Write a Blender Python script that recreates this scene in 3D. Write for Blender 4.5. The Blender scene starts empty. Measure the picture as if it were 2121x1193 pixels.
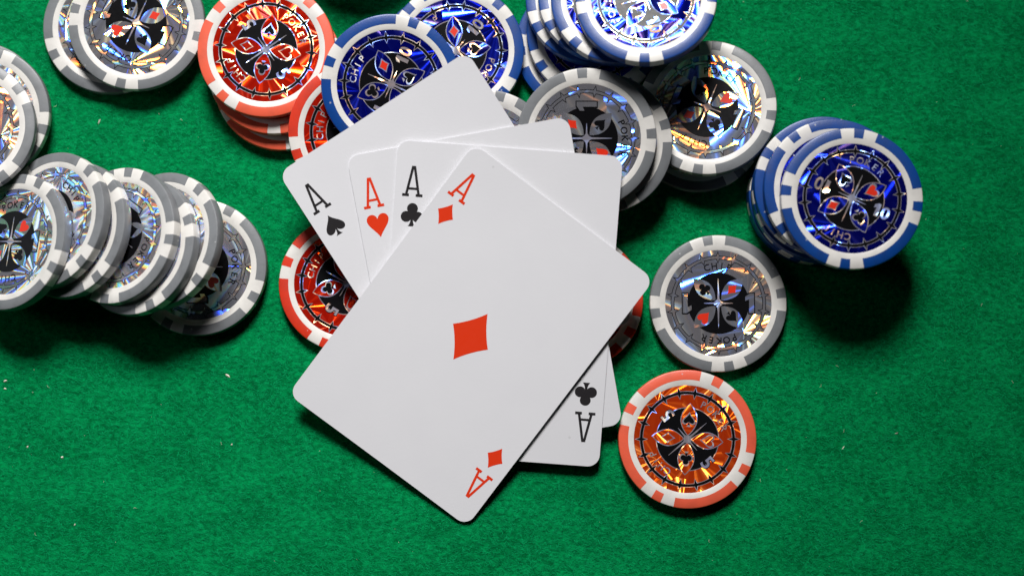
import bpy, bmesh, math, random
import numpy as np
from mathutils import Vector, Matrix
random.seed(7); np.random.seed(7)
S = bpy.context.scene
C = S.collection
MM = 0.001

# ------------------------------------------------------------------ camera, world, lamps, exposure
PITCH = math.radians(5.0); DIST = 0.500; LENS = 61.5
cam_d = bpy.data.cameras.new('camera'); cam = bpy.data.objects.new('camera', cam_d); C.objects.link(cam)
cam.location = (0, -math.sin(PITCH) * DIST, math.cos(PITCH) * DIST)
cam.rotation_euler = (PITCH, 0, 0)
cam_d.lens = LENS; cam_d.sensor_width = 36; cam_d.clip_start = 0.01; cam_d.clip_end = 20
cam_d.dof.use_dof = True; cam_d.dof.focus_distance = DIST - 0.008; cam_d.dof.aperture_fstop = 4.5
S.camera = cam
S.view_settings.view_transform = 'Standard'; S.view_settings.look = 'None'
S.view_settings.exposure = 0.0; S.view_settings.gamma = 1.0; S.view_settings.use_curve_mapping = False
w = bpy.data.worlds.new('World'); S.world = w; w.use_nodes = True
w.node_tree.nodes['Background'].inputs[0].default_value = (0.75, 0.85, 1.0, 1)
w.node_tree.nodes['Background'].inputs[1].default_value = 0.002
def area(name, loc, target, size, power, col):
    d = bpy.data.lights.new(name, 'AREA'); d.shape = 'RECTANGLE'; d.size = size[0]; d.size_y = size[1]
    d.energy = power; d.color = col
    o = bpy.data.objects.new(name, d); C.objects.link(o); o.location = loc
    o.rotation_euler = (Vector(target) - Vector(loc)).to_track_quat('-Z', 'Y').to_euler(); return o
key = area('softbox_lamp', (-0.07, 0.64, 0.64), (-0.075, -0.05, 0), (0.28, 0.24), 1.12, (1.0, 0.98, 0.97))
key.data.spread = math.radians(50)   # honeycomb grid on the softbox
area('window_strip_lamp', (-0.72, 0.16, 0.36), (0, 0, 0), (0.20, 0.40), 0.42, (0.85, 0.92, 1.0))  # added lamp, no window there; streaks the toppled row's foil

# ------------------------------------------------------------------ pixel -> place
RX = np.array(Matrix.Rotation(PITCH, 3, 'X')); CAMP = np.array(cam.location)
def ray(px, py):
    k = 36.0 / 2121.0 / LENS
    return RX @ np.array([(px - 1060.5) * k, -(py - 596.5) * k, -1.0])
def at(px, py, z):
    d = ray(px, py); t = (z - CAMP[2]) / d[2]; return CAMP + d * t

# ------------------------------------------------------------------ materials
def new_mat(name):
    m = bpy.data.materials.new(name); m.use_nodes = True; nt = m.node_tree
    return m, nt, nt.nodes['Principled BSDF'], nt.nodes, nt.links
def N(nt, typ, **kw):
    n = nt.nodes.new(typ)
    for k, v in kw.items(): setattr(n, k, v)
    return n
def math_n(nt, op, a, b=None, c=None):
    n = nt.nodes.new('ShaderNodeMath'); n.operation = op
    for i, v in enumerate((a, b, c)):
        if v is None: continue
        if isinstance(v, (int, float)): n.inputs[i].default_value = v
        else: nt.links.new(v, n.inputs[i])
    return n.outputs[0]
def vmath(nt, op, a, b=None, scale=None):
    n = nt.nodes.new('ShaderNodeVectorMath'); n.operation = op
    for i, v in enumerate((a, b)):
        if v is None: continue
        if isinstance(v, tuple): n.inputs[i].default_value = v
        else: nt.links.new(v, n.inputs[i])
    if scale is not None:
        if isinstance(scale, (int, float)): n.inputs['Scale'].default_value = scale
        else: nt.links.new(scale, n.inputs['Scale'])
    return n.outputs[0]

def plastic(name, col, rough=0.42, dirt=0.10):
    m, nt, b, ns, ln = new_mat(name)
    tc = N(nt, 'ShaderNodeTexCoord'); oi = N(nt, 'ShaderNodeObjectInfo')
    off = vmath(nt, 'SCALE', (1.0, 1.7, 2.3), scale=oi.outputs['Random'])
    p = vmath(nt, 'ADD', tc.outputs['Object'], off)
    n1 = N(nt, 'ShaderNodeTexNoise'); n1.inputs['Scale'].default_value = 260; n1.inputs['Detail'].default_value = 6
    ln.new(p, n1.inputs['Vector'])
    mx = N(nt, 'ShaderNodeMix', data_type='RGBA')
    mx.inputs['A'].default_value = (*col, 1); mx.inputs['B'].default_value = (*[c * (1 - 2.2 * dirt) for c in col], 1)
    rp = N(nt, 'ShaderNodeMapRange'); rp.inputs['From Min'].default_value = 0.45; rp.inputs['From Max'].default_value = 0.75
    ln.new(n1.outputs['Fac'], rp.inputs['Value']); ln.new(rp.outputs['Result'], mx.inputs['Factor'])
    # worn, cloudy gloss and a few pale nicks
    rr = N(nt, 'ShaderNodeMapRange'); rr.inputs['To Min'].default_value = rough * 0.75; rr.inputs['To Max'].default_value = rough * 1.35
    ln.new(n1.outputs['Fac'], rr.inputs['Value']); ln.new(rr.outputs['Result'], b.inputs['Roughness'])
    b.inputs['Specular IOR Level'].default_value = 0.5
    vs = N(nt, 'ShaderNodeTexVoronoi', feature='F1'); vs.inputs['Scale'].default_value = 420; ln.new(p, vs.inputs['Vector'])
    sc_ = N(nt, 'ShaderNodeSeparateColor'); ln.new(vs.outputs['Color'], sc_.inputs[0])
    nick = math_n(nt, 'MULTIPLY', math_n(nt, 'LESS_THAN', vs.outputs['Distance'], 0.11), math_n(nt, 'GREATER_THAN', sc_.outputs[0], 0.90))
    mn = N(nt, 'ShaderNodeMix', data_type='RGBA'); mn.inputs['B'].default_value = (0.55, 0.56, 0.56, 1)
    ln.new(math_n(nt, 'MULTIPLY', nick, 0.55), mn.inputs['Factor']); ln.new(mx.outputs['Result'], mn.inputs['A']); ln.new(mn.outputs['Result'], b.inputs['Base Color'])
    n2 = N(nt, 'ShaderNodeTexNoise'); n2.inputs['Scale'].default_value = 2200; n2.inputs['Detail'].default_value = 3
    ln.new(p, n2.inputs['Vector'])
    bp = N(nt, 'ShaderNodeBump'); bp.inputs['Strength'].default_value = 0.25; bp.inputs['Distance'].default_value = 0.00008
    ln.new(n2.outputs['Fac'], bp.inputs['Height']); ln.new(bp.outputs['Normal'], b.inputs['Normal'])
    return m

def ink(name, col, rough=0.35, spec=0.4):
    m, nt, b, ns, ln = new_mat(name); b.inputs['Specular IOR Level'].default_value = spec
    b.inputs['Base Color'].default_value = (*col, 1); b.inputs['Roughness'].default_value = rough
    n2 = N(nt, 'ShaderNodeTexNoise'); n2.inputs['Scale'].default_value = 900; n2.inputs['Detail'].default_value = 4
    rp = N(nt, 'ShaderNodeMapRange'); rp.inputs['To Min'].default_value = rough * 0.8; rp.inputs['To Max'].default_value = rough * 1.25
    tc = N(nt, 'ShaderNodeTexCoord'); ln.new(tc.outputs['Object'], n2.inputs['Vector'])
    ln.new(n2.outputs['Fac'], rp.inputs['Value']); ln.new(rp.outputs['Result'], b.inputs['Roughness'])
    return m

def holo(name, col, disp=0.09, tilt=0.36, rough=0.21, diff=0.10, scale=58.0, dcol=None):
    """embossed star-burst hologram foil: every facet has its own tilt and the grating
    sends red, green and blue off at slightly different angles"""
    m, nt, b, ns, ln = new_mat(name); ns.remove(b); out = nt.nodes['Material Output']
    tc = N(nt, 'ShaderNodeTexCoord'); oi = N(nt, 'ShaderNodeObjectInfo'); ge = N(nt, 'ShaderNodeNewGeometry')
    seed = math_n(nt, 'MULTIPLY', oi.outputs['Random'], 37.0)
    off = vmath(nt, 'SCALE', (0.31, 0.57, 0.0), scale=seed)
    p = vmath(nt, 'ADD', tc.outputs['Object'], off)
    p = vmath(nt, 'MULTIPLY', p, (1, 1, 0))
    total = None
    vo = N(nt, 'ShaderNodeTexVoronoi', voronoi_dimensions='2D'); vo.inputs['Scale'].default_value = scale
    vo.inputs['Randomness'].default_value = 0.9; ln.new(p, vo.inputs['Vector'])
    d = vmath(nt, 'SUBTRACT', p, vo.outputs['Position'])
    sx = N(nt, 'ShaderNodeSeparateXYZ'); ln.new(d, sx.inputs[0])
    ang = math_n(nt, 'ARCTAN2', sx.outputs['Y'], sx.outputs['X'])
    cs = N(nt, 'ShaderNodeSeparateColor'); ln.new(vo.outputs['Color'], cs.inputs[0])
    def rays(freq, sd, gain):
        nz_ = N(nt, 'ShaderNodeTexNoise', noise_dimensions='2D'); nz_.inputs['Scale'].default_value = 1.0; nz_.inputs['Detail'].default_value = 1.5
        cv_ = N(nt, 'ShaderNodeCombineXYZ'); ln.new(math_n(nt, 'MULTIPLY', ang, freq), cv_.inputs[0])
        ln.new(math_n(nt, 'ADD', math_n(nt, 'MULTIPLY', cs.outputs[0], 57.0), sd), cv_.inputs[1]); ln.new(cv_.outputs[0], nz_.inputs['Vector'])
        return math_n(nt, 'MULTIPLY', math_n(nt, 'SUBTRACT', nz_.outputs['Fac'], 0.5), gain)
    tt = rays(3.6, 0.0, tilt * 4.2); tr = rays(2.2, 31.0, tilt * 2.6)
    # plus one even lean for each shard of the embossing
    ca_, sa_ = math_n(nt, 'COSINE', ang), math_n(nt, 'SINE', ang)
    bx_ = math_n(nt, 'MULTIPLY', math_n(nt, 'SUBTRACT', cs.outputs[1], 0.5), tilt * 0.35)
    by_ = math_n(nt, 'MULTIPLY', math_n(nt, 'SUBTRACT', cs.outputs[2], 0.5), tilt * 0.35)
    gx = math_n(nt, 'ADD', bx_, math_n(nt, 'SUBTRACT', math_n(nt, 'MULTIPLY', tr, ca_), math_n(nt, 'MULTIPLY', tt, sa_)))
    gy = math_n(nt, 'ADD', by_, math_n(nt, 'ADD', math_n(nt, 'MULTIPLY', tr, sa_), math_n(nt, 'MULTIPLY', tt, ca_)))
    cv = N(nt, 'ShaderNodeCombineXYZ'); ln.new(gx, cv.inputs[0]); ln.new(gy, cv.inputs[1])
    vt = N(nt, 'ShaderNodeVectorTransform', vector_type='VECTOR', convert_from='OBJECT', convert_to='WORLD'); ln.new(cv.outputs[0], vt.inputs[0])
    leanw = vt.outputs[0]
    cg = N(nt, 'ShaderNodeCombineXYZ'); ln.new(math_n(nt, 'MULTIPLY', sa_, -1.0), cg.inputs[0]); ln.new(ca_, cg.inputs[1])
    vg = N(nt, 'ShaderNodeVectorTransform', vector_type='VECTOR', convert_from='OBJECT', convert_to='WORLD'); ln.new(cg.outputs[0], vg.inputs[0])
    dirw = vg.outputs[0]
    # fine crumple of the film
    nz = N(nt, 'ShaderNodeTexNoise'); nz.inputs['Scale'].default_value = 420; nz.inputs['Detail'].default_value = 3; ln.new(p, nz.inputs['Vector'])
    nv = vmath(nt, 'SUBTRACT', nz.outputs['Color'], (0.5, 0.5, 0.5)); nv = vmath(nt, 'SCALE', nv, scale=0.10)
    acc = None
    for k, cc in ((0.7, (col[0], 0, 0)), (0, (0, col[1], 0)), (-1, (0, 0, col[2]))):
        nn = vmath(nt, 'ADD', ge.outputs['Normal'], vmath(nt, 'ADD', leanw, vmath(nt, 'SCALE', dirw, scale=k * disp)))
        nn = vmath(nt, 'NORMALIZE', vmath(nt, 'ADD', nn, nv))
        g = N(nt, 'ShaderNodeBsdfGlossy'); g.inputs['Roughness'].default_value = rough; g.inputs['Color'].default_value = (*cc, 1)
        ln.new(nn, g.inputs['Normal'])
        if acc is None: acc = g.outputs[0]
        else:
            a = N(nt, 'ShaderNodeAddShader'); ln.new(acc, a.inputs[0]); ln.new(g.outputs[0], a.inputs[1]); acc = a.outputs[0]
    df = N(nt, 'ShaderNodeBsdfDiffuse'); df.inputs['Color'].default_value = (*(dcol or col), 1)
    mx = N(nt, 'ShaderNodeMixShader'); mx.inputs[0].default_value = diff
    ln.new(acc, mx.inputs[1]); ln.new(df.outputs[0], mx.inputs[2]); ln.new(mx.outputs[0], out.inputs['Surface'])
    return m

M = {}
M['white'] = plastic('white_plastic', (0.74, 0.72, 0.68), 0.40, 0.06)
M['grey'] = plastic('grey_plastic', (0.19, 0.20, 0.21), 0.42, 0.10)
M['blue'] = plastic('blue_plastic', (0.002, 0.052, 0.26), 0.36, 0.12)
M['red'] = plastic('red_plastic', (0.66, 0.035, 0.010), 0.42, 0.10)
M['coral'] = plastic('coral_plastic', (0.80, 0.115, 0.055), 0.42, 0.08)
M['foil_white'] = holo('silver_hologram_foil', (0.80, 0.84, 1.0), diff=0.20, dcol=(0.50, 0.50, 0.56))
M['foil_red'] = holo('red_hologram_foil', (0.95, 0.075, 0.02), disp=0.05, tilt=0.38, diff=0.42, dcol=(0.62, 0.012, 0.004))
M['foil_blue'] = holo('blue_hologram_foil', (0.035, 0.055, 0.70), disp=0.05, tilt=0.32, diff=0.25, dcol=(0.002, 0.004, 0.24))
M['foil_flame'] = holo('orange_hologram_foil', (1.0, 0.26, 0.03), disp=0.05, tilt=0.72, rough=0.32, diff=0.36, scale=85, dcol=(0.85, 0.060, 0.008))
M['silver'] = holo('silver_print_foil', (0.66, 0.63, 0.74), disp=0.08, tilt=0.34, diff=0.30, rough=0.34, scale=70, dcol=(0.55, 0.52, 0.58))
M['black'] = ink('black_print', (0.004, 0.004, 0.005), 0.30, 0.15)
M['redink'] = ink('red_print', (0.70, 0.028, 0.008), 0.35)
def card_mat():
    m, nt, b, ns, ln = new_mat('white_card_stock'); tc = N(nt, 'ShaderNodeTexCoord')
    def noise(sc, det):
        n = N(nt, 'ShaderNodeTexNoise'); n.inputs['Scale'].default_value = sc; n.inputs['Detail'].default_value = det; ln.new(tc.outputs['Object'], n.inputs['Vector']); return n.outputs['Fac']
    a = noise(70, 5)
    mx = N(nt, 'ShaderNodeMix', data_type='RGBA'); mx.inputs['A'].default_value = (0.80, 0.80, 0.825, 1); mx.inputs['B'].default_value = (0.755, 0.755, 0.785, 1); ln.new(a, mx.inputs['Factor'])
    # sparse handling marks
    vo = N(nt, 'ShaderNodeTexVoronoi'); vo.inputs['Scale'].default_value = 130; ln.new(tc.outputs['Object'], vo.inputs['Vector'])
    sc_ = N(nt, 'ShaderNodeSeparateColor'); ln.new(vo.outputs['Color'], sc_.inputs[0])
    mk = math_n(nt, 'MULTIPLY', math_n(nt, 'LESS_THAN', vo.outputs['Distance'], 0.05), math_n(nt, 'GREATER_THAN', sc_.outputs[0], 0.86))
    m2 = N(nt, 'ShaderNodeMix', data_type='RGBA'); m2.inputs['B'].default_value = (0.5, 0.5, 0.5, 1); ln.new(math_n(nt, 'MULTIPLY', mk, 0.35), m2.inputs['Factor']); ln.new(mx.outputs['Result'], m2.inputs['A'])
    ln.new(m2.outputs['Result'], b.inputs['Base Color'])
    rr = N(nt, 'ShaderNodeMapRange'); rr.inputs['To Min'].default_value = 0.28; rr.inputs['To Max'].default_value = 0.5; ln.new(noise(160, 4), rr.inputs['Value']); ln.new(rr.outputs['Result'], b.inputs['Roughness'])
    bp = N(nt, 'ShaderNodeBump'); bp.inputs['Strength'].default_value = 0.12; bp.inputs['Distance'].default_value = 0.0001; ln.new(noise(1400, 3), bp.inputs['Height']); ln.new(bp.outputs['Normal'], b.inputs['Normal'])
    return m
M['card'] = card_mat()
M['cardblack'] = ink('black_card_print', (0.022, 0.020, 0.022), 0.40)
M['cardred'] = ink('red_card_print', (0.78, 0.042, 0.008), 0.40)
M['lint'] = ink('pale_lint', (0.75, 0.70, 0.60), 0.8)

def felt_mat():
    m, nt, b, ns, ln = new_mat('green_felt')
    tc = N(nt, 'ShaderNodeTexCoord'); mp = N(nt, 'ShaderNodeMapping'); mp.inputs['Rotation'].default_value = (0, 0, math.radians(14)); mp.inputs['Scale'].default_value = (1.0, 1.45, 1.0)
    ln.new(tc.outputs['Object'], mp.inputs[0])
    def noise(sc, det, rough=0.6, dist=0.0):
        n = N(nt, 'ShaderNodeTexNoise'); n.inputs['Scale'].default_value = sc; n.inputs['Detail'].default_value = det
        n.inputs['Roughness'].default_value = rough; n.inputs['Distortion'].default_value = dist; ln.new(mp.outputs[0], n.inputs['Vector']); return n.outputs['Fac']
    a = noise(520, 4, 0.58, 0.25); c = noise(60, 4); f = noise(1900, 3, 0.7, 0.3)
    h = math_n(nt, 'ADD', math_n(nt, 'MULTIPLY', a, 1.0), math_n(nt, 'ADD', math_n(nt, 'MULTIPLY', f, 0.45), math_n(nt, 'MULTIPLY', c, 0.6)))
    cr = N(nt, 'ShaderNodeValToRGB'); e = cr.color_ramp.elements
    e[0].position = 0.74; e[0].color = (0.0006, 0.130, 0.035, 1); e[1].position = 1.0; e[1].color = (0.0015, 0.290, 0.082, 1)
    hh = math_n(nt, 'MULTIPLY', h, 0.83); ln.new(hh, cr.inputs['Fac']); ln.new(cr.outputs['Color'], b.inputs['Base Color'])
    b.inputs['Roughness'].default_value = 0.95; b.inputs['Specular IOR Level'].default_value = 0.0
    b.inputs['Sheen Weight'].default_value = 0.0; b.inputs['Sheen Roughness'].default_value = 0.5; b.inputs['Sheen Tint'].default_value = (0.1, 0.9, 0.5, 1)
    bp = N(nt, 'ShaderNodeBump'); bp.inputs['Strength'].default_value = 0.55; bp.inputs['Distance'].default_value = 0.0006
    ln.new(h, bp.inputs['Height']); ln.new(bp.outputs['Normal'], b.inputs['Normal'])
    return m
M['felt'] = felt_mat()

# ------------------------------------------------------------------ mesh helpers
def mesh_obj(name, me, parent=None):
    o = bpy.data.objects.new(name, me); C.objects.link(o)
    if parent: o.parent = parent
    return o
def pydata(name, v, f, mats, mi=None, smooth=None):
    me = bpy.data.meshes.new(name); me.from_pydata(v, [], f)
    for m in mats: me.materials.append(m)
    if mi is not None: me.polygons.foreach_set('material_index', mi)
    if smooth is not None:
        me.polygons.foreach_set('use_smooth', [True] * len(f)); me.set_sharp_from_angle(angle=math.radians(smooth))
    me.update(); return me
def lathe(name, prof, mat, seg=96):
    v = []; f = []; rings = []
    for r, z in prof:
        if r == 0: rings.append([len(v)]); v.append((0, 0, z))
        else:
            rings.append(list(range(len(v), len(v) + seg)))
            v += [(r * math.cos(2 * math.pi * i / seg), r * math.sin(2 * math.pi * i / seg), z) for i in range(seg)]
    for a, b in zip(rings, rings[1:]):
        for i in range(seg):
            j = (i + 1) % seg
            if len(a) == 1: f.append((a[0], b[j], b[i]))
            elif len(b) == 1: f.append((a[i], a[j], b[0]))
            else: f.append((a[i], a[j], b[j], b[i]))
    return pydata(name, v, f, [mat], smooth=35)

# ------------------------------------------------------------------ the felt
fs = 0.45
felt = mesh_obj('table_felt', pydata('table_felt', [(-fs, -fs, 0), (fs, -fs, 0), (fs, fs, 0), (-fs, fs, 0)], [(0, 1, 2, 3)], [M['felt']]))
felt['kind'] = 'structure'; felt['label'] = 'green felt table top with brushed fuzzy nap'

# loose nap standing off the felt: short curved fibres
def nap(n):
    rg = np.random.default_rng(11)
    x = rg.uniform(-.162, .162, n); y = rg.uniform(-.092, .104, n)
    clump = np.sin(x * 900 + 2 * np.sin(y * 700)) * np.cos(y * 1100 + 1.5 * np.sin(x * 600))
    ang = math.radians(-14) + rg.normal(0, .62, n) + clump * .5
    L = rg.uniform(.5, 1.7, n) * MM; wd = rg.uniform(.035, .085, n) * MM; hgt = rg.uniform(.05, .38, n) * MM
    curl = rg.normal(0, .35, n) * L
    dx, dy = np.cos(ang), np.sin(ang); V = np.zeros((n, 6, 3), np.float32)
    for k, (t, zf, cf) in enumerate(((-.5, .25, 0), (0, 1.0, 1), (.5, .35, 0))):
        cx = x + dx * L * t - dy * curl * cf; cy = y + dy * L * t + dx * curl * cf
        for j, sg in enumerate((-1, 1)):
            V[:, k * 2 + j, 0] = cx - dy * wd * sg * .5; V[:, k * 2 + j, 1] = cy + dx * wd * sg * .5; V[:, k * 2 + j, 2] = hgt * zf + .00002
    me = bpy.data.meshes.new('felt_nap'); me.vertices.add(n * 6); me.vertices.foreach_set('co', V.ravel())
    base = (np.arange(n) * 6)[:, None]; q = np.concatenate([base + np.array([0, 2, 3, 1]), base + np.array([2, 4, 5, 3])], 1).ravel()
    me.loops.add(n * 8); me.loops.foreach_set('vertex_index', q.astype(np.int32))
    me.polygons.add(n * 2); me.polygons.foreach_set('loop_start', np.arange(n * 2, dtype=np.int32) * 4)
    me.update(calc_edges=True); me.validate()
    m, nt, b, ns, ln = new_mat('green_felt_fibre'); gi = N(nt, 'ShaderNodeNewGeometry')
    cr = N(nt, 'ShaderNodeValToRGB'); cr.color_ramp.elements[0].color = (0.0006, 0.105, 0.031, 1); cr.color_ramp.elements[1].color = (0.005, 0.48, 0.165, 1)
    ln.new(gi.outputs['Random Per Island'], cr.inputs['Fac']); ln.new(cr.outputs['Color'], b.inputs['Base Color'])
    b.inputs['Roughness'].default_value = 0.9; b.inputs['Specular IOR Level'].default_value = 0.05
    me.materials.append(m)
    o = mesh_obj('felt_nap', me); o['kind'] = 'stuff'; o['label'] = 'short green wool fibres of the felt nap'; o['category'] = 'felt nap'
nap(210000)

# ------------------------------------------------------------------ chip parts (millimetres -> metres)
R = 19.5; HT = 1.68; H = 2 * HT
def mmv(l): return [(a * MM, b * MM, c * MM) for a, b, c in l]
hb = 1.65
prof = [(0, -1.50), (15.05, -1.50), (15.2, -hb), (R - .55, -hb), (R - .20, -1.50), (R - .05, -1.1), (R - .05, 1.1), (R - .20, 1.50), (R - .55, hb), (15.28, hb), (15.1, 1.56), (15.08, 1.48), (0, 1.48)]
body_me = lathe('body', [(r * MM, z * MM) for r, z in prof], M['white'])
def inlay(name, a0, a1, mat):
    ri = 0.857 * R
    pr = [(ri, HT), (R - .5, HT), (R - .15, 1.52), (R, 1.1), (R, -1.1), (R - .15, -1.52), (R - .5, -HT), (ri, -HT)]
    n = max(3, int((a1 - a0) / 3)); v = []; f = []; k = len(pr)
    for i in range(n + 1):
        a = math.radians(a0 + (a1 - a0) * i / n)
        v += [(r * math.cos(a), r * math.sin(a), z) for r, z in pr]
    for i in range(n):
        for j in range(k):
            j2 = (j + 1) % k; f.append((i * k + j, i * k + j2, (i + 1) * k + j2, (i + 1) * k + j))
    f.append(tuple(range(k))); f.append(tuple(n * k + j for j in reversed(range(k))))
    me = pydata(name, mmv(v), f, [mat], smooth=35)
    bm = bmesh.new(); bm.from_mesh(me); bmesh.ops.recalc_face_normals(bm, faces=bm.faces); bm.to_mesh(me); bm.free()
    me.set_sharp_from_angle(angle=math.radians(35)); return me
INL = {}
for c in ('grey', 'blue', 'red', 'coral'):
    INL[c] = (inlay('edge_block', -4.3, 4.3, M[c]), inlay('edge_arc', 15.7, 74.3, M[c]))

# print shapes -------------------------------------------------------
class Flat:
    def __init__(s): s.v = []; s.f = []; s.m = []
    def poly(s, pts, z, mi=0):
        # force counter-clockwise
        ar = sum(pts[i][0] * pts[(i + 1) % len(pts)][1] - pts[(i + 1) % len(pts)][0] * pts[i][1] for i in range(len(pts)))
        if ar < 0: pts = pts[::-1]
        b = len(s.v); s.v += [(x * R, y * R, z) for x, y in pts]; s.f.append(tuple(range(b, b + len(pts)))); s.m.append(mi)
    def ring(s, r0, r1, z, mi=0, seg=96):
        for i in range(seg):
            a, b = 2 * math.pi * i / seg, 2 * math.pi * (i + 1) / seg
            s.poly([(r0 * math.cos(a), r0 * math.sin(a)), (r1 * math.cos(a), r1 * math.sin(a)), (r1 * math.cos(b), r1 * math.sin(b)), (r0 * math.cos(b), r0 * math.sin(b))], z, mi)
    def disc(s, r, z, mi=0, seg=72): s.poly([(r * math.cos(2 * math.pi * i / seg), r * math.sin(2 * math.pi * i / seg)) for i in range(seg)], z, mi)
    def tris(s, vv, ff, z, mi=0):
        b = len(s.v); s.v += [(x * R, y * R, z) for x, y in vv]
        for q in ff: s.f.append(tuple(b + i for i in q)); s.m.append(mi)
    def build(s, name, mats): return pydata(name, mmv(s.v), s.f, mats, s.m)
def xf(pts, ang, r=0.0, tang=0.0, sc=1.0):
    """local +y = outward at angle ang"""
    ux, uy = math.cos(ang), math.sin(ang); tx, ty = uy, -ux
    return [((y * sc + r) * ux + (x * sc + tang) * tx, (y * sc + r) * uy + (x * sc + tang) * ty) for x, y in pts]
def bez(p0, p1, p2, p3, n=8):
    o = []
    for i in range(n):
        t = i / n; u = 1 - t
        o.append((u**3 * p0[0] + 3 * u * u * t * p1[0] + 3 * u * t * t * p2[0] + t**3 * p3[0], u**3 * p0[1] + 3 * u * u * t * p1[1] + 3 * u * t * t * p2[1] + t**3 * p3[1]))
    return o
def heart_pts():
    h = bez((0, -.5), (-.12, -.22), (-.46, .0), (-.46, .25)) + bez((-.46, .25), (-.46, .52), (-.08, .58), (0, .28))
    return h + [(-x, y) for x, y in reversed(h[1:])] + [] if False else h + [(0, .28)] + [(-x, y) for x, y in reversed(h[1:])]
def spade_polys():
    h = bez((0, .5), (-.10, .22), (-.46, .05), (-.46, -.18)) + bez((-.46, -.18), (-.46, -.42), (-.12, -.40), (-.035, -.20))
    lobe = h + [(-.035, -.20), (.035, -.20)] + [(-x, y) for x, y in reversed(h[1:])]
    stem = bez((-.035, -.2), (-.04, -.36), (-.08, -.46), (-.17, -.5), 5) + [(-.17, -.5), (.17, -.5)] + [(-x, y) for x, y in reversed(bez((-.035, -.2), (-.04, -.36), (-.08, -.46), (-.17, -.5), 5))]
    return [lobe, stem]
def circ(cx, cy, r, n=20): return [(cx + r * math.cos(2 * math.pi * i / n), cy + r * math.sin(2 * math.pi * i / n)) for i in range(n)]
def club_polys():
    st = bez((-.04, .0), (-.035, -.25), (-.07, -.42), (-.16, -.5), 6) + [(-.16, -.5)]
    return [circ(0, .265, .235), circ(-.245, -.09, .235), circ(.245, -.09, .235), [(-.12, .12), (.12, .12), (.10, -.12), (-.10, -.12)], st + [(-x, y) for x, y in reversed(st)]]
def dia_pts(wd=.38):
    def side(a, b, n=6):
        mx, my = (a[0] + b[0]) / 2 * .84, (a[1] + b[1]) / 2 * .84
        return [((1 - t)**2 * a[0] + 2 * t * (1 - t) * mx + t * t * b[0], (1 - t)**2 * a[1] + 2 * t * (1 - t) * my + t * t * b[1]) for t in [i / n for i in range(n)]]
    c = [(0, .5), (wd, 0), (0, -.5), (-wd, 0)]
    return side(c[0], c[1]) + side(c[1], c[2]) + side(c[2], c[3]) + side(c[3], c[0])
SUIT = {'spade': spade_polys(), 'heart': [heart_pts()], 'club': club_polys(), 'diamond': [dia_pts()]}

GL = {}
def glyph(ch, offset=0.0):
    k = (ch, offset)
    if k in GL: return GL[k]
    if ch == '1':
        o = offset
        GL[k] = (np.array([(-.01 - o, 0 - o), (.17 + o, 0 - o), (.17 + o, .72 + o), (.03 - o, .72 + o), (-.15 - o, .60 + o), (-.15 - o, .44 - o), (-.01 - o, .50 - o)]), [(0, 1, 2, 3, 6), (3, 4, 5, 6)])
        return GL[k]
    cu = bpy.data.curves.new('glyph', 'FONT'); cu.body = ch; cu.size = 1.0; cu.offset = offset; cu.resolution_u = 4
    o = bpy.data.objects.new('glyph', cu); C.objects.link(o); dg = bpy.context.evaluated_depsgraph_get(); dg.update()
    me = bpy.data.meshes.new_from_object(o.evaluated_get(dg))
    vv = np.array([tuple(v.co)[:2] for v in me.vertices]); ff = [tuple(p.vertices) for p in me.polygons]
    bpy.data.objects.remove(o); bpy.data.curves.remove(cu); bpy.data.meshes.remove(me)
    GL[k] = (vv, ff); return GL[k]
def put_text(fl, word, rad, step, size, z, mi=0, offset=0.0):
    for i, ch in enumerate(word):
        vv, ff = glyph(ch, offset); v0, _ = glyph(ch)
        c = (v0.min(0) + v0.max(0)) / 2
        pts = [((x - c[0]) * size, (y - c[1]) * size) for x, y in vv]
        a = -math.radians((i - (len(word) - 1) / 2) * step)
        q = xf(pts, a, rad)
        fl.tris(q, orient(q, ff), z, mi)
def orient(q, ff):
    out = []
    for f in ff:
        ar = sum(q[f[i]][0] * q[f[(i + 1) % len(f)]][1] - q[f[(i + 1) % len(f)]][0] * q[f[i]][1] for i in range(len(f)))
        out.append(f if ar > 0 else f[::-1])
    return out
def put_number(fl, word, ang, rad, size, z, mi=0, offset=0.0, step=0.135):
    """digits read outward along the radius"""
    for i, ch in enumerate(word):
        vv, ff = glyph(ch, offset); v0, _ = glyph(ch); c = (v0.min(0) + v0.max(0)) / 2
        rr = rad + (i - (len(word) - 1) / 2) * step
        ca, sa = math.cos(ang), math.sin(ang)
        q = [((rr + (x - c[0]) * size) * ca - (y - c[1]) * size * sa, (rr + (x - c[0]) * size) * sa + (y - c[1]) * size * ca) for x, y in vv]
        fl.tris(q, orient(q, ff), z, mi)

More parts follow.
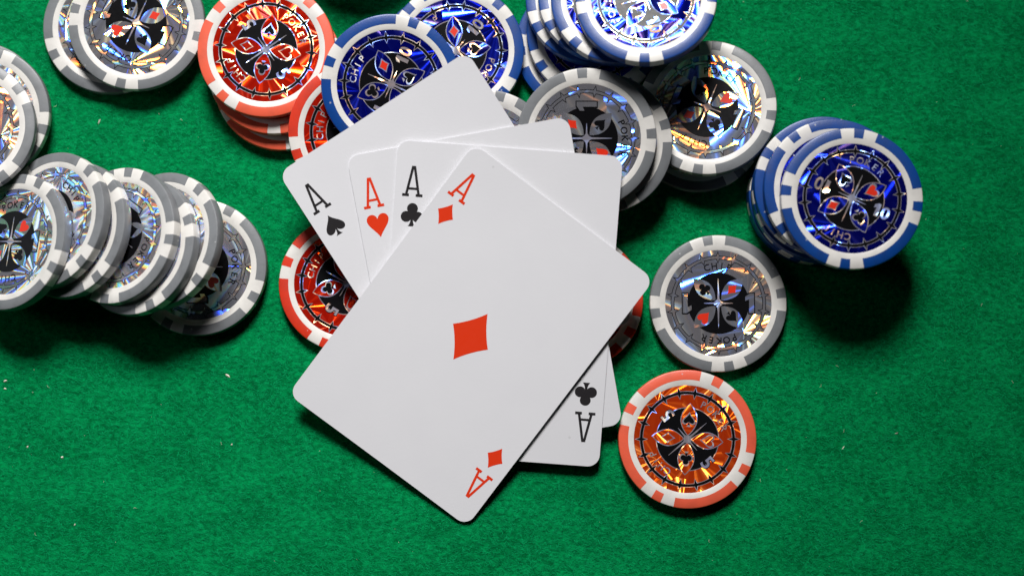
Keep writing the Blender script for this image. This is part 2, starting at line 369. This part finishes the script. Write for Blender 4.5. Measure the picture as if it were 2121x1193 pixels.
Z0 = 1.555; dz = 0.018
def lens(hw, r0, r1, n=14):
    a = [(hw * math.sin(math.pi * i / n) ** 0.85 if 0 < i < n else 0.0, r0 + (r1 - r0) * i / n) for i in range(n + 1)]
    return a + [(-x, y) for x, y in reversed(a[1:-1])]
def star4(a, b, n=4):
    return [((a if i % 2 == 0 else b) * math.cos(math.pi * i / 4), (a if i % 2 == 0 else b) * math.sin(math.pi * i / 4)) for i in range(8)]
def face_meshes(kind, num):
    foil = M['foil_' + kind]; sil = M['silver']; blk = M['black']; red = M['redink']
    white = kind == 'white'; out = []
    f = Flat(); f.disc(0.774, Z0, 0, 96); base = f.build('foil_label', [foil])
    # chain of stars
    f = Flat(); A, B = (blk, foil) if white else (sil, blk)
    o_h, i_h = (0.028, 0.018) if white else (0.026, 0.018)
    f.ring(0.667 - o_h, 0.667 + o_h, Z0 + dz, 0); f.ring(0.667 - i_h, 0.667 + i_h, Z0 + 2 * dz, 1)
    for k in range(18):
        a = 2 * math.pi * k / 18
        f.poly(xf(star4(.095, .036), a, .667), Z0 + dz * 1.2, 0); f.poly(xf(star4(.068 if white else .074, .026), a, .667), Z0 + 2.2 * dz, 1)
    out.append(('star_chain', f.build('star_chain', [A, B])))
    f = Flat()
    if not white: f.disc(.458, Z0 + dz, 1)
    f.disc(.447, Z0 + 1.6 * dz, 0); out.append(('centre_disc', f.build('centre_disc', [blk, sil])))
    f = Flat()
    for k, L, wd in ((0, .36, .016), (1, .21, .014), (2, .36, .016), (3, .21, .014)):
        a = k * math.pi / 2; f.poly(xf([(-wd, 0.03), (0, -.02), (wd, 0.03), (0.003, L), (-.003, L)], a), Z0 + 2.6 * dz + k * .002, 0)
    f.poly(star4(.085, .05), Z0 + 2.8 * dz, 0)
    out.append(('sparkle', f.build('sparkle', [sil])))
    for nm, a in (('spade', 45), ('diamond', 135), ('club', 225), ('heart', 315)):
        a = math.radians(a)
        f = Flat()
        if not white: f.poly(xf(lens(.124, .045, .520), a), Z0 + 3.1 * dz, 1)
        f.poly(xf(lens(.112, .06, .505), a), Z0 + 3.7 * dz, 0)
        out.append(('petal', f.build('petal', [foil, sil])))
        f = Flat(); fill = blk if nm in ('spade', 'club') else (foil if kind in ('red', 'flame') else red)
        if not white:
            for j, p in enumerate(SUIT[nm]): f.poly(xf(p, a, .285, 0, .215), Z0 + 4.3 * dz + j * .001, 1)
        for j, p in enumerate(SUIT[nm]): f.poly(xf(p, a, .285, 0, .185 if white else .165), Z0 + 5.0 * dz + j * .001, 0)
        out.append((nm, f.build(nm, [fill, sil])))
    for sgn in (90, -90):
        f = Flat(); a = math.radians(sgn)
        if white:
            put_number(f, num, a, .455, .40, Z0 + 5.8 * dz, 1, .036); put_number(f, num, a, .455, .40, Z0 + 6.5 * dz, 0, 0.0)
            mats = [foil, blk]
        else:
            sz = .27 if len(num) == 1 else .245
            put_number(f, num, a, .44, sz, Z0 + 5.8 * dz, 1, .05); put_number(f, num, a, .44, sz, Z0 + 6.5 * dz, 0, .02)
            mats = [sil, blk]
        out.append(('number', f.build('number', mats)))
    for word, a in (('POKER', 0), ('CHIP', 180)):
        f = Flat(); put_text(f, word, .545, 12.0 if word == 'POKER' else 11.5, .135, Z0 + 5.2 * dz, 0, .006)
        if a: f.v = [(-x, -y, z) for x, y, z in f.v]
        out.append(('lettering', f.build('lettering', [blk if white else sil])))
    return base, out
FACE = {'white': face_meshes('white', '1'), 'red': face_meshes('red', '5'), 'blue': face_meshes('blue', '10'), 'flame': face_meshes('flame', '5')}

# ------------------------------------------------------------------ dropping chips one on another
placed = []   # (centre, rot matrix)
def samples():
    pts = []
    for z in (-HT, -HT / 2, 0, HT / 2, HT):
        for i in range(72): a = 2 * math.pi * i / 72; pts.append((R * math.cos(a), R * math.sin(a), z))
    for z in (-HT, HT):
        for rr in (4, 8, 12, 16):
            for i in range(24): a = 2 * math.pi * i / 24; pts.append((rr * math.cos(a), rr * math.sin(a), z))
    return np.array(pts) * MM
SMP = samples(); RM, HM = R * MM, HT * MM
def inside(p, c, rot, tol=0.00002):
    q = (p - c) @ rot
    return np.any((np.abs(q[:, 2]) < HM - tol) & (q[:, 0]**2 + q[:, 1]**2 < (RM - tol)**2))
LAST = [-1]
def hits(c, rot):
    p = SMP @ rot.T + c
    LAST[0] = -1
    if p[:, 2].min() < 0: return True
    for i2, (c2, r2) in enumerate(placed):
        if np.linalg.norm(c2 - c) > 2 * RM + 0.004: continue
        if inside(p, c2, r2) or inside(SMP @ r2.T + c2, c, rot): LAST[0] = i2; return True
    return False
def drop(px, py, rot, ztop=0.045):
    n = rot[:, 2]
    def pose(z): return at(px, py, z) - n * HM
    z = ztop
    for st in (0.001, 0.0001, 0.00002):
        while not hits(pose(z - st), rot): z -= st
    hits(pose(z - 0.00003), rot); print('REST on', LAST[0], chips[LAST[0]][0] if LAST[0] >= 0 else 'felt')
    c = pose(z); placed.append((c, rot)); return c

chips = []
def chip(label, kind, px, py, theta=0, spot=0, tilt=(0, 0), face=True, cat_col=None, group=None, lv=None):
    """tilt = (degrees, image direction the face leans to, ccw from right)"""
    td, ta = tilt
    ax = Vector((-math.sin(math.radians(ta)), math.cos(math.radians(ta)), 0))
    rm = Matrix.Rotation(math.radians(td), 3, ax) if td else Matrix.Identity(3)
    if lv is None: c = drop(px, py, np.array(rm))
    else:
        c = at(px, py, lv * (2 * HM + 0.00003)) - np.array([0, 0, HM])
        if hits(c, np.eye(3)): print('OVERLAP', label)
        placed.append((c, np.eye(3)))
    full = rm @ Matrix.Rotation(math.radians(theta), 3, 'Z')
    n = rm @ Vector((0, 0, 1))
    root = bpy.data.objects.new('poker_chip', None); C.objects.link(root); root.empty_display_size = .01
    root.location = Vector(c) - n * HM; root.rotation_euler = full.to_euler()
    root['label'] = label; root['category'] = 'poker chip'
    if group: root['group'] = group
    up = (0, 0, HM)
    b = mesh_obj('body', body_me, root); b.location = up
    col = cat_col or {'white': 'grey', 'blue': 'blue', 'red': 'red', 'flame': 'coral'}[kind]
    for k in range(4):
        for nm, me in (('edge_block', INL[col][0]), ('edge_arc', INL[col][1])):
            o = mesh_obj(nm, me, root); o.location = up; o.rotation_euler = (0, 0, math.radians(spot - theta + 90 * k))
    if face:
        base, parts = FACE[kind]
        fo = mesh_obj('foil_label', base, root); fo.location = up
        for nm, me in parts: mesh_obj(nm, me, fo)
    chips.append((label, c)); return root

WG = 'white and grey poker chips'; RG = 'red and white poker chips'; BG = 'blue and white poker chips'
def W(label, *a, **k): return chip(label, 'white', *a, group=WG, **k)
def RD(label, *a, **k): return chip(label, 'red', *a, group=RG, **k)
def BL(label, *a, **k): return chip(label, 'blue', *a, group=BG, **k)

# lone chips on the felt
W('lone grey number 1 chip lying flat on the felt, dull silver foil', 1488, 628, 270, 9, lv=1)
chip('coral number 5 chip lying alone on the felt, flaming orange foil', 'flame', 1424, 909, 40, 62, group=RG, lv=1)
RD('red number 5 chip poking out under the ace of spades', 719, 587, -30, 70, lv=1)
RD('red chip mostly hidden under the corner of the ace of diamonds', 1190, 622, 100, 60, lv=1)
# small pile at the border, beside the toppled row
W('grey chip at the base of the small pile beside the toppled row', -50, 226, 0, 20, lv=1)
W('grey chip with lilac foil partly covered by another, beside the toppled row', -40, 236, 30, 76, lv=2)
# toppled row of grey chips, flat one first
W('grey and white silver foil chip lying flat at the end of the toppled row', 410, 553, 0, 62, (2, 150))
W('tilted grey silver foil chip leaning directly on the flat end chip of the toppled row', 330, 497, 0, 48, (26, 165))
W('thin sliver of a grey chip wedged mid row beneath its tilted neighbour', 281, 510, 40, 20, (26, 165), )
W('grey chip mid row with most of its silver foil and POKER showing', 241, 487, -35, 82, (26, 165))
W('narrow slice of a grey chip in the toppled row, its foil nearly covered', 142, 475, 120, 38, (27, 165))
W('grey chip of the toppled row with CHIP lettering visible beside the black centred chip', 101, 455, 226, 45, (28, 165))
W('uppermost chip of the toppled row, dark foil with a red heart near its black centre', 21, 500, 85, 62, (28, 165))
W('grey chip on top of the small pile beside the toppled row', -73, 262, 60, 38, (6, 60))
# two by the red stack
W('lower chip of the bright silver pair next to the red stack', 229, 55, 100, 27, lv=1)
W('upper chip of the bright silver pair, holographic stars glowing, next to red stack', 282, 47, 246, 77)
# red stack
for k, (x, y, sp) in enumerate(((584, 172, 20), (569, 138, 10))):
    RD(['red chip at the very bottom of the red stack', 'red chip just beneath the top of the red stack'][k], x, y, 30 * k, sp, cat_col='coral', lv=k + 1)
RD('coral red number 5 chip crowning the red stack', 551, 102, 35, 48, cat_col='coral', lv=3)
# blue pair above the cards
for k in range(5):  # unseen stack added above the frame to cast shade along the top edge
    BL(['blue chip at the bottom of the upright blue stack behind the red stack', 'blue chip second from the bottom of the upright stack behind the red stack', 'blue chip in the middle of the upright blue stack behind the red stack', 'blue chip second from the top of the upright stack behind the red stack', 'blue chip on top of the upright blue stack behind the red stack'][k], 738 - 3 * (k % 2), -196 - 6 * k, 20, 33 * k, lv=k + 1)
BL('blue chip at the base under the rainbow edged blue chip', 922, 124, 0, 10, lv=1)
BL('blue number 10 chip with orange and green rainbow edged print', 944, 105, -40, 48, lv=2)
W('silver chip peeking out between the ace of spades and ace of hearts', 1008, 330, 30, 78, (9, -90))
RD('red chip leaning on the red stack, half under a blue chip and a card', 741, 274, -10, 20, (7, -75))
BL('blue number 10 chip half tucked behind the ace of spades', 810, 175, -24, 70, (7, -75))
# slanting blue stack and the grey pile below it
for k, (x, y, sp) in enumerate(((1208, 95, 5), (1232, 66, 33))):
    BL(['blue chip at the bottom of the slanting blue stack', 'blue chip second from the bottom of the slanting blue stack'][k], x, y, 0, sp, lv=k + 1)
W('pale grey chip just visible beneath the star patterned silver chip', 1446, 256, 0, 40, lv=1)
W('grey silver number 1 chip with white star bursts between the two blue stacks', 1465, 222, 67, 81, (8, 150))
BL('blue chip in the slanting stack touching the rainbow edged blue chip', 1231, -4, 20, 28, (7, 100))
BL('blue chip in the middle of the fanned part of the slanting blue stack', 1258, -10, 70, 29, (9, 104))
BL('blue chip directly under the top chip of the slanting blue stack', 1286, -4, 110, 46, (11, 108))
BL('pale shining blue number 10 chip on top of the slanting stack', 1338, -5, 195, 88, (13, 112))
W('grey chip shifted out beneath the silver chip behind the ace of hearts', 1249, 298, 0, 17, (9.4, -96))
W('grey silver number 1 chip with POKER upright, partly behind ace of hearts', 1215, 287, 0, 4, (9.4, -96))
# blue stack beside the grey pile
for k, (x, y, sp) in enumerate(((1690, 408, 0), (1694, 405, 70), (1701, 401, 50), (1703, 396, 15))):
    BL(['blue chip at the bottom of the blue stack above the lone grey chip', 'blue chip second from the bottom of the blue stack above the lone grey chip', 'blue chip third from the bottom of the blue stack above the lone grey chip', 'blue chip midway up the blue stack above the lone grey chip'][k], x, y, 0, sp, lv=k + 1)
BL('scratched blue chip just below the shifted top pair of its stack', 1708, 385, 0, 60, lv=5)
BL('blue chip second from the top, its foil a dark crescent', 1729, 391, 0, 37, lv=6)
BL('bright blue number 10 chip on top of the stack above the lone grey chip', 1765, 411, 65, 83, lv=7)

# ------------------------------------------------------------------ the four aces
CW, CH, CT = 62.5, 87.3, 0.26
def card_shape(bow):
    rc = 3.4
    xs = [-CW / 2 + rc * (1 - math.cos(math.pi / 2 * i / 8)) for i in range(9)]
    xs += [-CW / 2 + rc + (CW - 2 * rc) * i / 14 for i in range(1, 15)]
    xs += [CW / 2 - rc * (1 - math.cos(math.pi / 2 * i / 8)) for i in range(7, -1, -1)]
    ny = 20; v = []; f = []
    def hy(x):
        e = abs(x) - (CW / 2 - rc)
        return CH / 2 if e <= 0 else CH / 2 - rc + math.sqrt(max(0, rc * rc - e * e))
    nx = len(xs)
    for s in (1, 0):
        for x in xs:
            h = hy(x)
            for j in range(ny + 1):
                y = -h + 2 * h * j / ny; v.append((x, y, bow(x, y) + s * CT))
    n1 = nx * (ny + 1); st = ny + 1
    for i in range(nx - 1):
        for j in range(ny):
            a = i * st + j; f.append((a, a + st, a + st + 1, a + 1)); b = a + n1; f.append((b, b + 1, b + st + 1, b + st))
    loop = [i * st for i in range(nx)] + [(nx - 1) * st + j for j in range(1, ny + 1)] + [i * st + ny for i in range(nx - 2, -1, -1)] + [j for j in range(ny - 1, 0, -1)]
    for a, b in zip(loop, loop[1:] + loop[:1]): f.append((a, a + n1, b + n1, b))
    return pydata('card_stock', mmv(v), f, [M['card']], smooth=40)
def seg_poly(a, b, wd):
    d = Vector((b[0] - a[0], b[1] - a[1])).normalized(); p = Vector((-d.y, d.x)) * wd / 2
    return [(a[0] + p.x, a[1] + p.y), (a[0] - p.x, a[1] - p.y), (b[0] - p.x, b[1] - p.y), (b[0] + p.x, b[1] + p.y)]
def letter_A():
    h, wd = 8.5, 3.8
    P = []
    P.append([(-.62, h / 2), (.62, h / 2), (-wd / 2 + .42, -h / 2 + .3), (-wd / 2 - .42, -h / 2 + .3)][:2] and [(-.55, h / 2), (.18, h / 2), (-wd / 2 + .50, -h / 2 + .4), (-wd / 2 - .22, -h / 2 + .4)])
    P.append([(-.18, h / 2), (.55, h / 2), (wd / 2 + .22, -h / 2 + .4), (wd / 2 - .50, -h / 2 + .4)])
    P.append([(-1.35, -1.75), (1.35, -1.75), (1.45, -2.4), (-1.45, -2.4)])
    for s in (-1, 1): P.append([(s * wd / 2 - .95, -h / 2), (s * wd / 2 + .95, -h / 2), (s * wd / 2 + .95, -h / 2 + .75), (s * wd / 2 - .95, -h / 2 + .75)])
    return P
def decal(name, polys, bow, cx, cy, sc, rot180, mat, parent):
    fl = Flat(); v = []; f = []
    bm = bmesh.new()
    for j, p in enumerate(polys):
        q = [(x * sc, y * sc) for x, y in p]
        if rot180: q = [(-x, -y) for x, y in q]
        q = [(x + cx, y + cy) for x, y in q]
        ar = sum(q[i][0] * q[(i + 1) % len(q)][1] - q[(i + 1) % len(q)][0] * q[i][1] for i in range(len(q)))
        if ar < 0: q = q[::-1]
        b = len(v); v += [(x, y, bow(x, y) + CT + .025 + .004 * j) for x, y in q]; f.append(tuple(range(b, b + len(q))))
    bm.free()
    return mesh_obj(name, pydata(name, mmv(v), f, [mat]), parent)
SLX, SLY = 0.0, 0.0
def chip_surface():
    P = []
    for c, r in placed: P.append(SMP @ r.T + c)
    return np.concatenate(P)
CARDS = [
    ('spade', 'ace of spades, bottom card of the fan, lying over a blue chip', 947, 508, 32.0, 'cardblack', 0),
    ('heart', 'ace of hearts, second card of the fan, above the ace of spades', 1005.5, 602.6, 10.0, 'cardred', 1),
    ('club', 'ace of clubs, third card, directly beneath the ace of diamonds', 1034, 631, -4.2, 'cardblack', 2),
    ('diamond', 'ace of diamonds, fully visible top card of the fan', 974.5, 697, -36.5, 'cardred', 3)]
def plane_fit(bY, bX):
    """lowest common card plane z = a + bX x + bY y that clears every chip and the felt"""
    P = chip_surface(); a = 0.002
    for _ in range(6):
        need = -1; who = None
        for s, lab, px, py, ang, mt, k in CARDS:
            z = a
            for _ in range(20): q = at(px, py, z); z = a + bX * q[0] + bY * q[1] + 0.00045 * k
            q = at(px, py, z); ca, sa = math.cos(math.radians(ang)), math.sin(math.radians(ang))
            dx, dy = P[:, 0] - q[0], P[:, 1] - q[1]
            lx, ly = dx * ca + dy * sa, -dx * sa + dy * ca
            m = (np.abs(lx) < CW / 2 * MM) & (np.abs(ly) < CH / 2 * MM)
            v = P[m, 2] - bX * P[m, 0] - bY * P[m, 1] - 0.00045 * k
            if v.max() > need: need = v.max(); who = (s, P[m][v.argmax()])
            for ix in (-1, 1):
                for iy in (-1, 1):
                    X = q[0] + (ix * CW / 2 * ca - iy * CH / 2 * sa) * MM; Y = q[1] + (ix * CW / 2 * sa + iy * CH / 2 * ca) * MM
                    v2 = -bX * X - bY * Y - 0.00045 * k
                    if v2 > need: need = v2; who = (s, 'felt')
        a = need + 0.00003
    return a, who
BY, BX = 0.172, 0.012
A0, who = plane_fit(BY, BX)
print('CARD plane a=%.2f mm' % (A0 * 1000), who)
for lab, c in chips: print('  chip z=%.1f  %s' % (c[2] * 1000, lab))
for s, lab, px, py, ang, mt, k in CARDS:
    z = A0
    for _ in range(20): q = at(px, py, z); z = A0 + BX * q[0] + BY * q[1] + 0.00045 * k
    def bow(x, y, q=q, k=k, ca=math.cos(math.radians(ang)), sa=math.sin(math.radians(ang))):
        X = q[0] * 1000 + x * ca - y * sa; Y = q[1] * 1000 + x * sa + y * ca
        return 0.0007 * max(0, Y - 15) ** 2 + 0.0012 * max(0, X - 15) ** 2 + (0.0006 * x * x if k == 3 else 0)
    nrm = Vector((-BX, -BY, 1)).normalized()
    ux = Vector((math.cos(math.radians(ang)), math.sin(math.radians(ang)), 0)); ux.z = BX * ux.x + BY * ux.y; ux.normalize()
    uy = nrm.cross(ux)
    rm = Matrix((ux, uy, nrm)).transposed()
    root = bpy.data.objects.new('playing_card', None); C.objects.link(root); root.empty_display_size = .02
    root.location = q; root.rotation_euler = rm.to_euler(); root['label'] = lab; root['category'] = 'playing card'; root['group'] = 'fan of four aces'
    st = mesh_obj('card_stock', card_shape(bow), root)
    for r in (0, 1):
        sg = -1 if r else 1
        decal('index_letter', letter_A(), bow, -26.3 * sg, 32.6 * sg, 1.0, r, M[mt], root)
        decal(s + '_pip', SUIT[s], bow, -26.0 * sg, 23.3 * sg, {'spade': 6.2, 'club': 6.5, 'heart': 6.7, 'diamond': 6.8}[s], r, M[mt], root)
    decal('centre_' + s, SUIT[s], bow, 0, 0, 16.0, 0, M[mt], root)
    print('card', s, 'centre z %.2f' % (q[2] * 1000))

# ------------------------------------------------------------------ lint on the felt
def lint(px, py, l, wd, ang):
    v = []; n = 6
    for i in range(n):
        t = i / (n - 1) - .5; wdt = wd * (1 - 3.2 * t * t) + .03
        jx, jy = random.uniform(-.08, .08), random.uniform(-.08, .08)
        for sx, sz in ((-1, .05), (0, wdt * .9 + .05), (1, .05)):
            v.append((l * t + jx, sx * wdt + jy, sz))
    f = []
    for i in range(n - 1):
        for j in range(2): a = i * 3 + j; f.append((a, a + 3, a + 4, a + 1))
        a = i * 3; f.append((a + 2, a + 5, a + 3, a))
    o = mesh_obj('lint_speck', pydata('lint_speck', mmv(v), f, [M['lint']])); o.location = at(px, py, 0.0); o.rotation_euler = (0, 0, math.radians(ang))
    o['label'] = 'tiny pale lint speck caught in the green felt'; o['category'] = 'lint'; o['group'] = 'lint specks on the felt'
for a in ((472, 778, 1.6, .32, -40), (11, 789, .9, .3, 30), (11, 805, .8, .22, 0), (129, 947, .8, .35, 20), (57, 925, .7, .2, 50), (155, 1086, .8, .14, 60), (68, 812, .5, .16, 0), (206, 252, 1.4, .16, 65), (1041, 921, .5, .2, 0), (1857, 897, .8, .18, 10), (1746, 927, 1.3, .1, 55), (480, 920, .5, .18, 70)): lint(*a)

# fine dust and stray hairs scattered over the felt
def dust(n):
    v = []; f = []
    for _ in range(n):
        c = at(random.uniform(-20, 2140), random.uniform(-20, 1213), 0.0003) * 1000; a = random.uniform(0, 6.3); l = random.choice((.12, .15, .2, .25, .9)); wd = .05 if l > .5 else l * .45
        b = len(v); cu = random.uniform(-.3, .3) * l
        for t, o in ((-.5, 0), (0, 1), (.5, 0)):
            for sg in (-1, 1): v.append((c[0] + math.cos(a) * l * t - math.sin(a) * (cu * o + sg * wd / 2), c[1] + math.sin(a) * l * t + math.cos(a) * (cu * o + sg * wd / 2), .32 + .08 * o))
        f += [(b, b + 2, b + 3, b + 1), (b + 2, b + 4, b + 5, b + 3)]
    o = mesh_obj('felt_dust', pydata('felt_dust', mmv(v), f, [M['lint']])); o['kind'] = 'stuff'; o['label'] = 'fine pale dust scattered over the green felt'; o['category'] = 'dust'
dust(170)
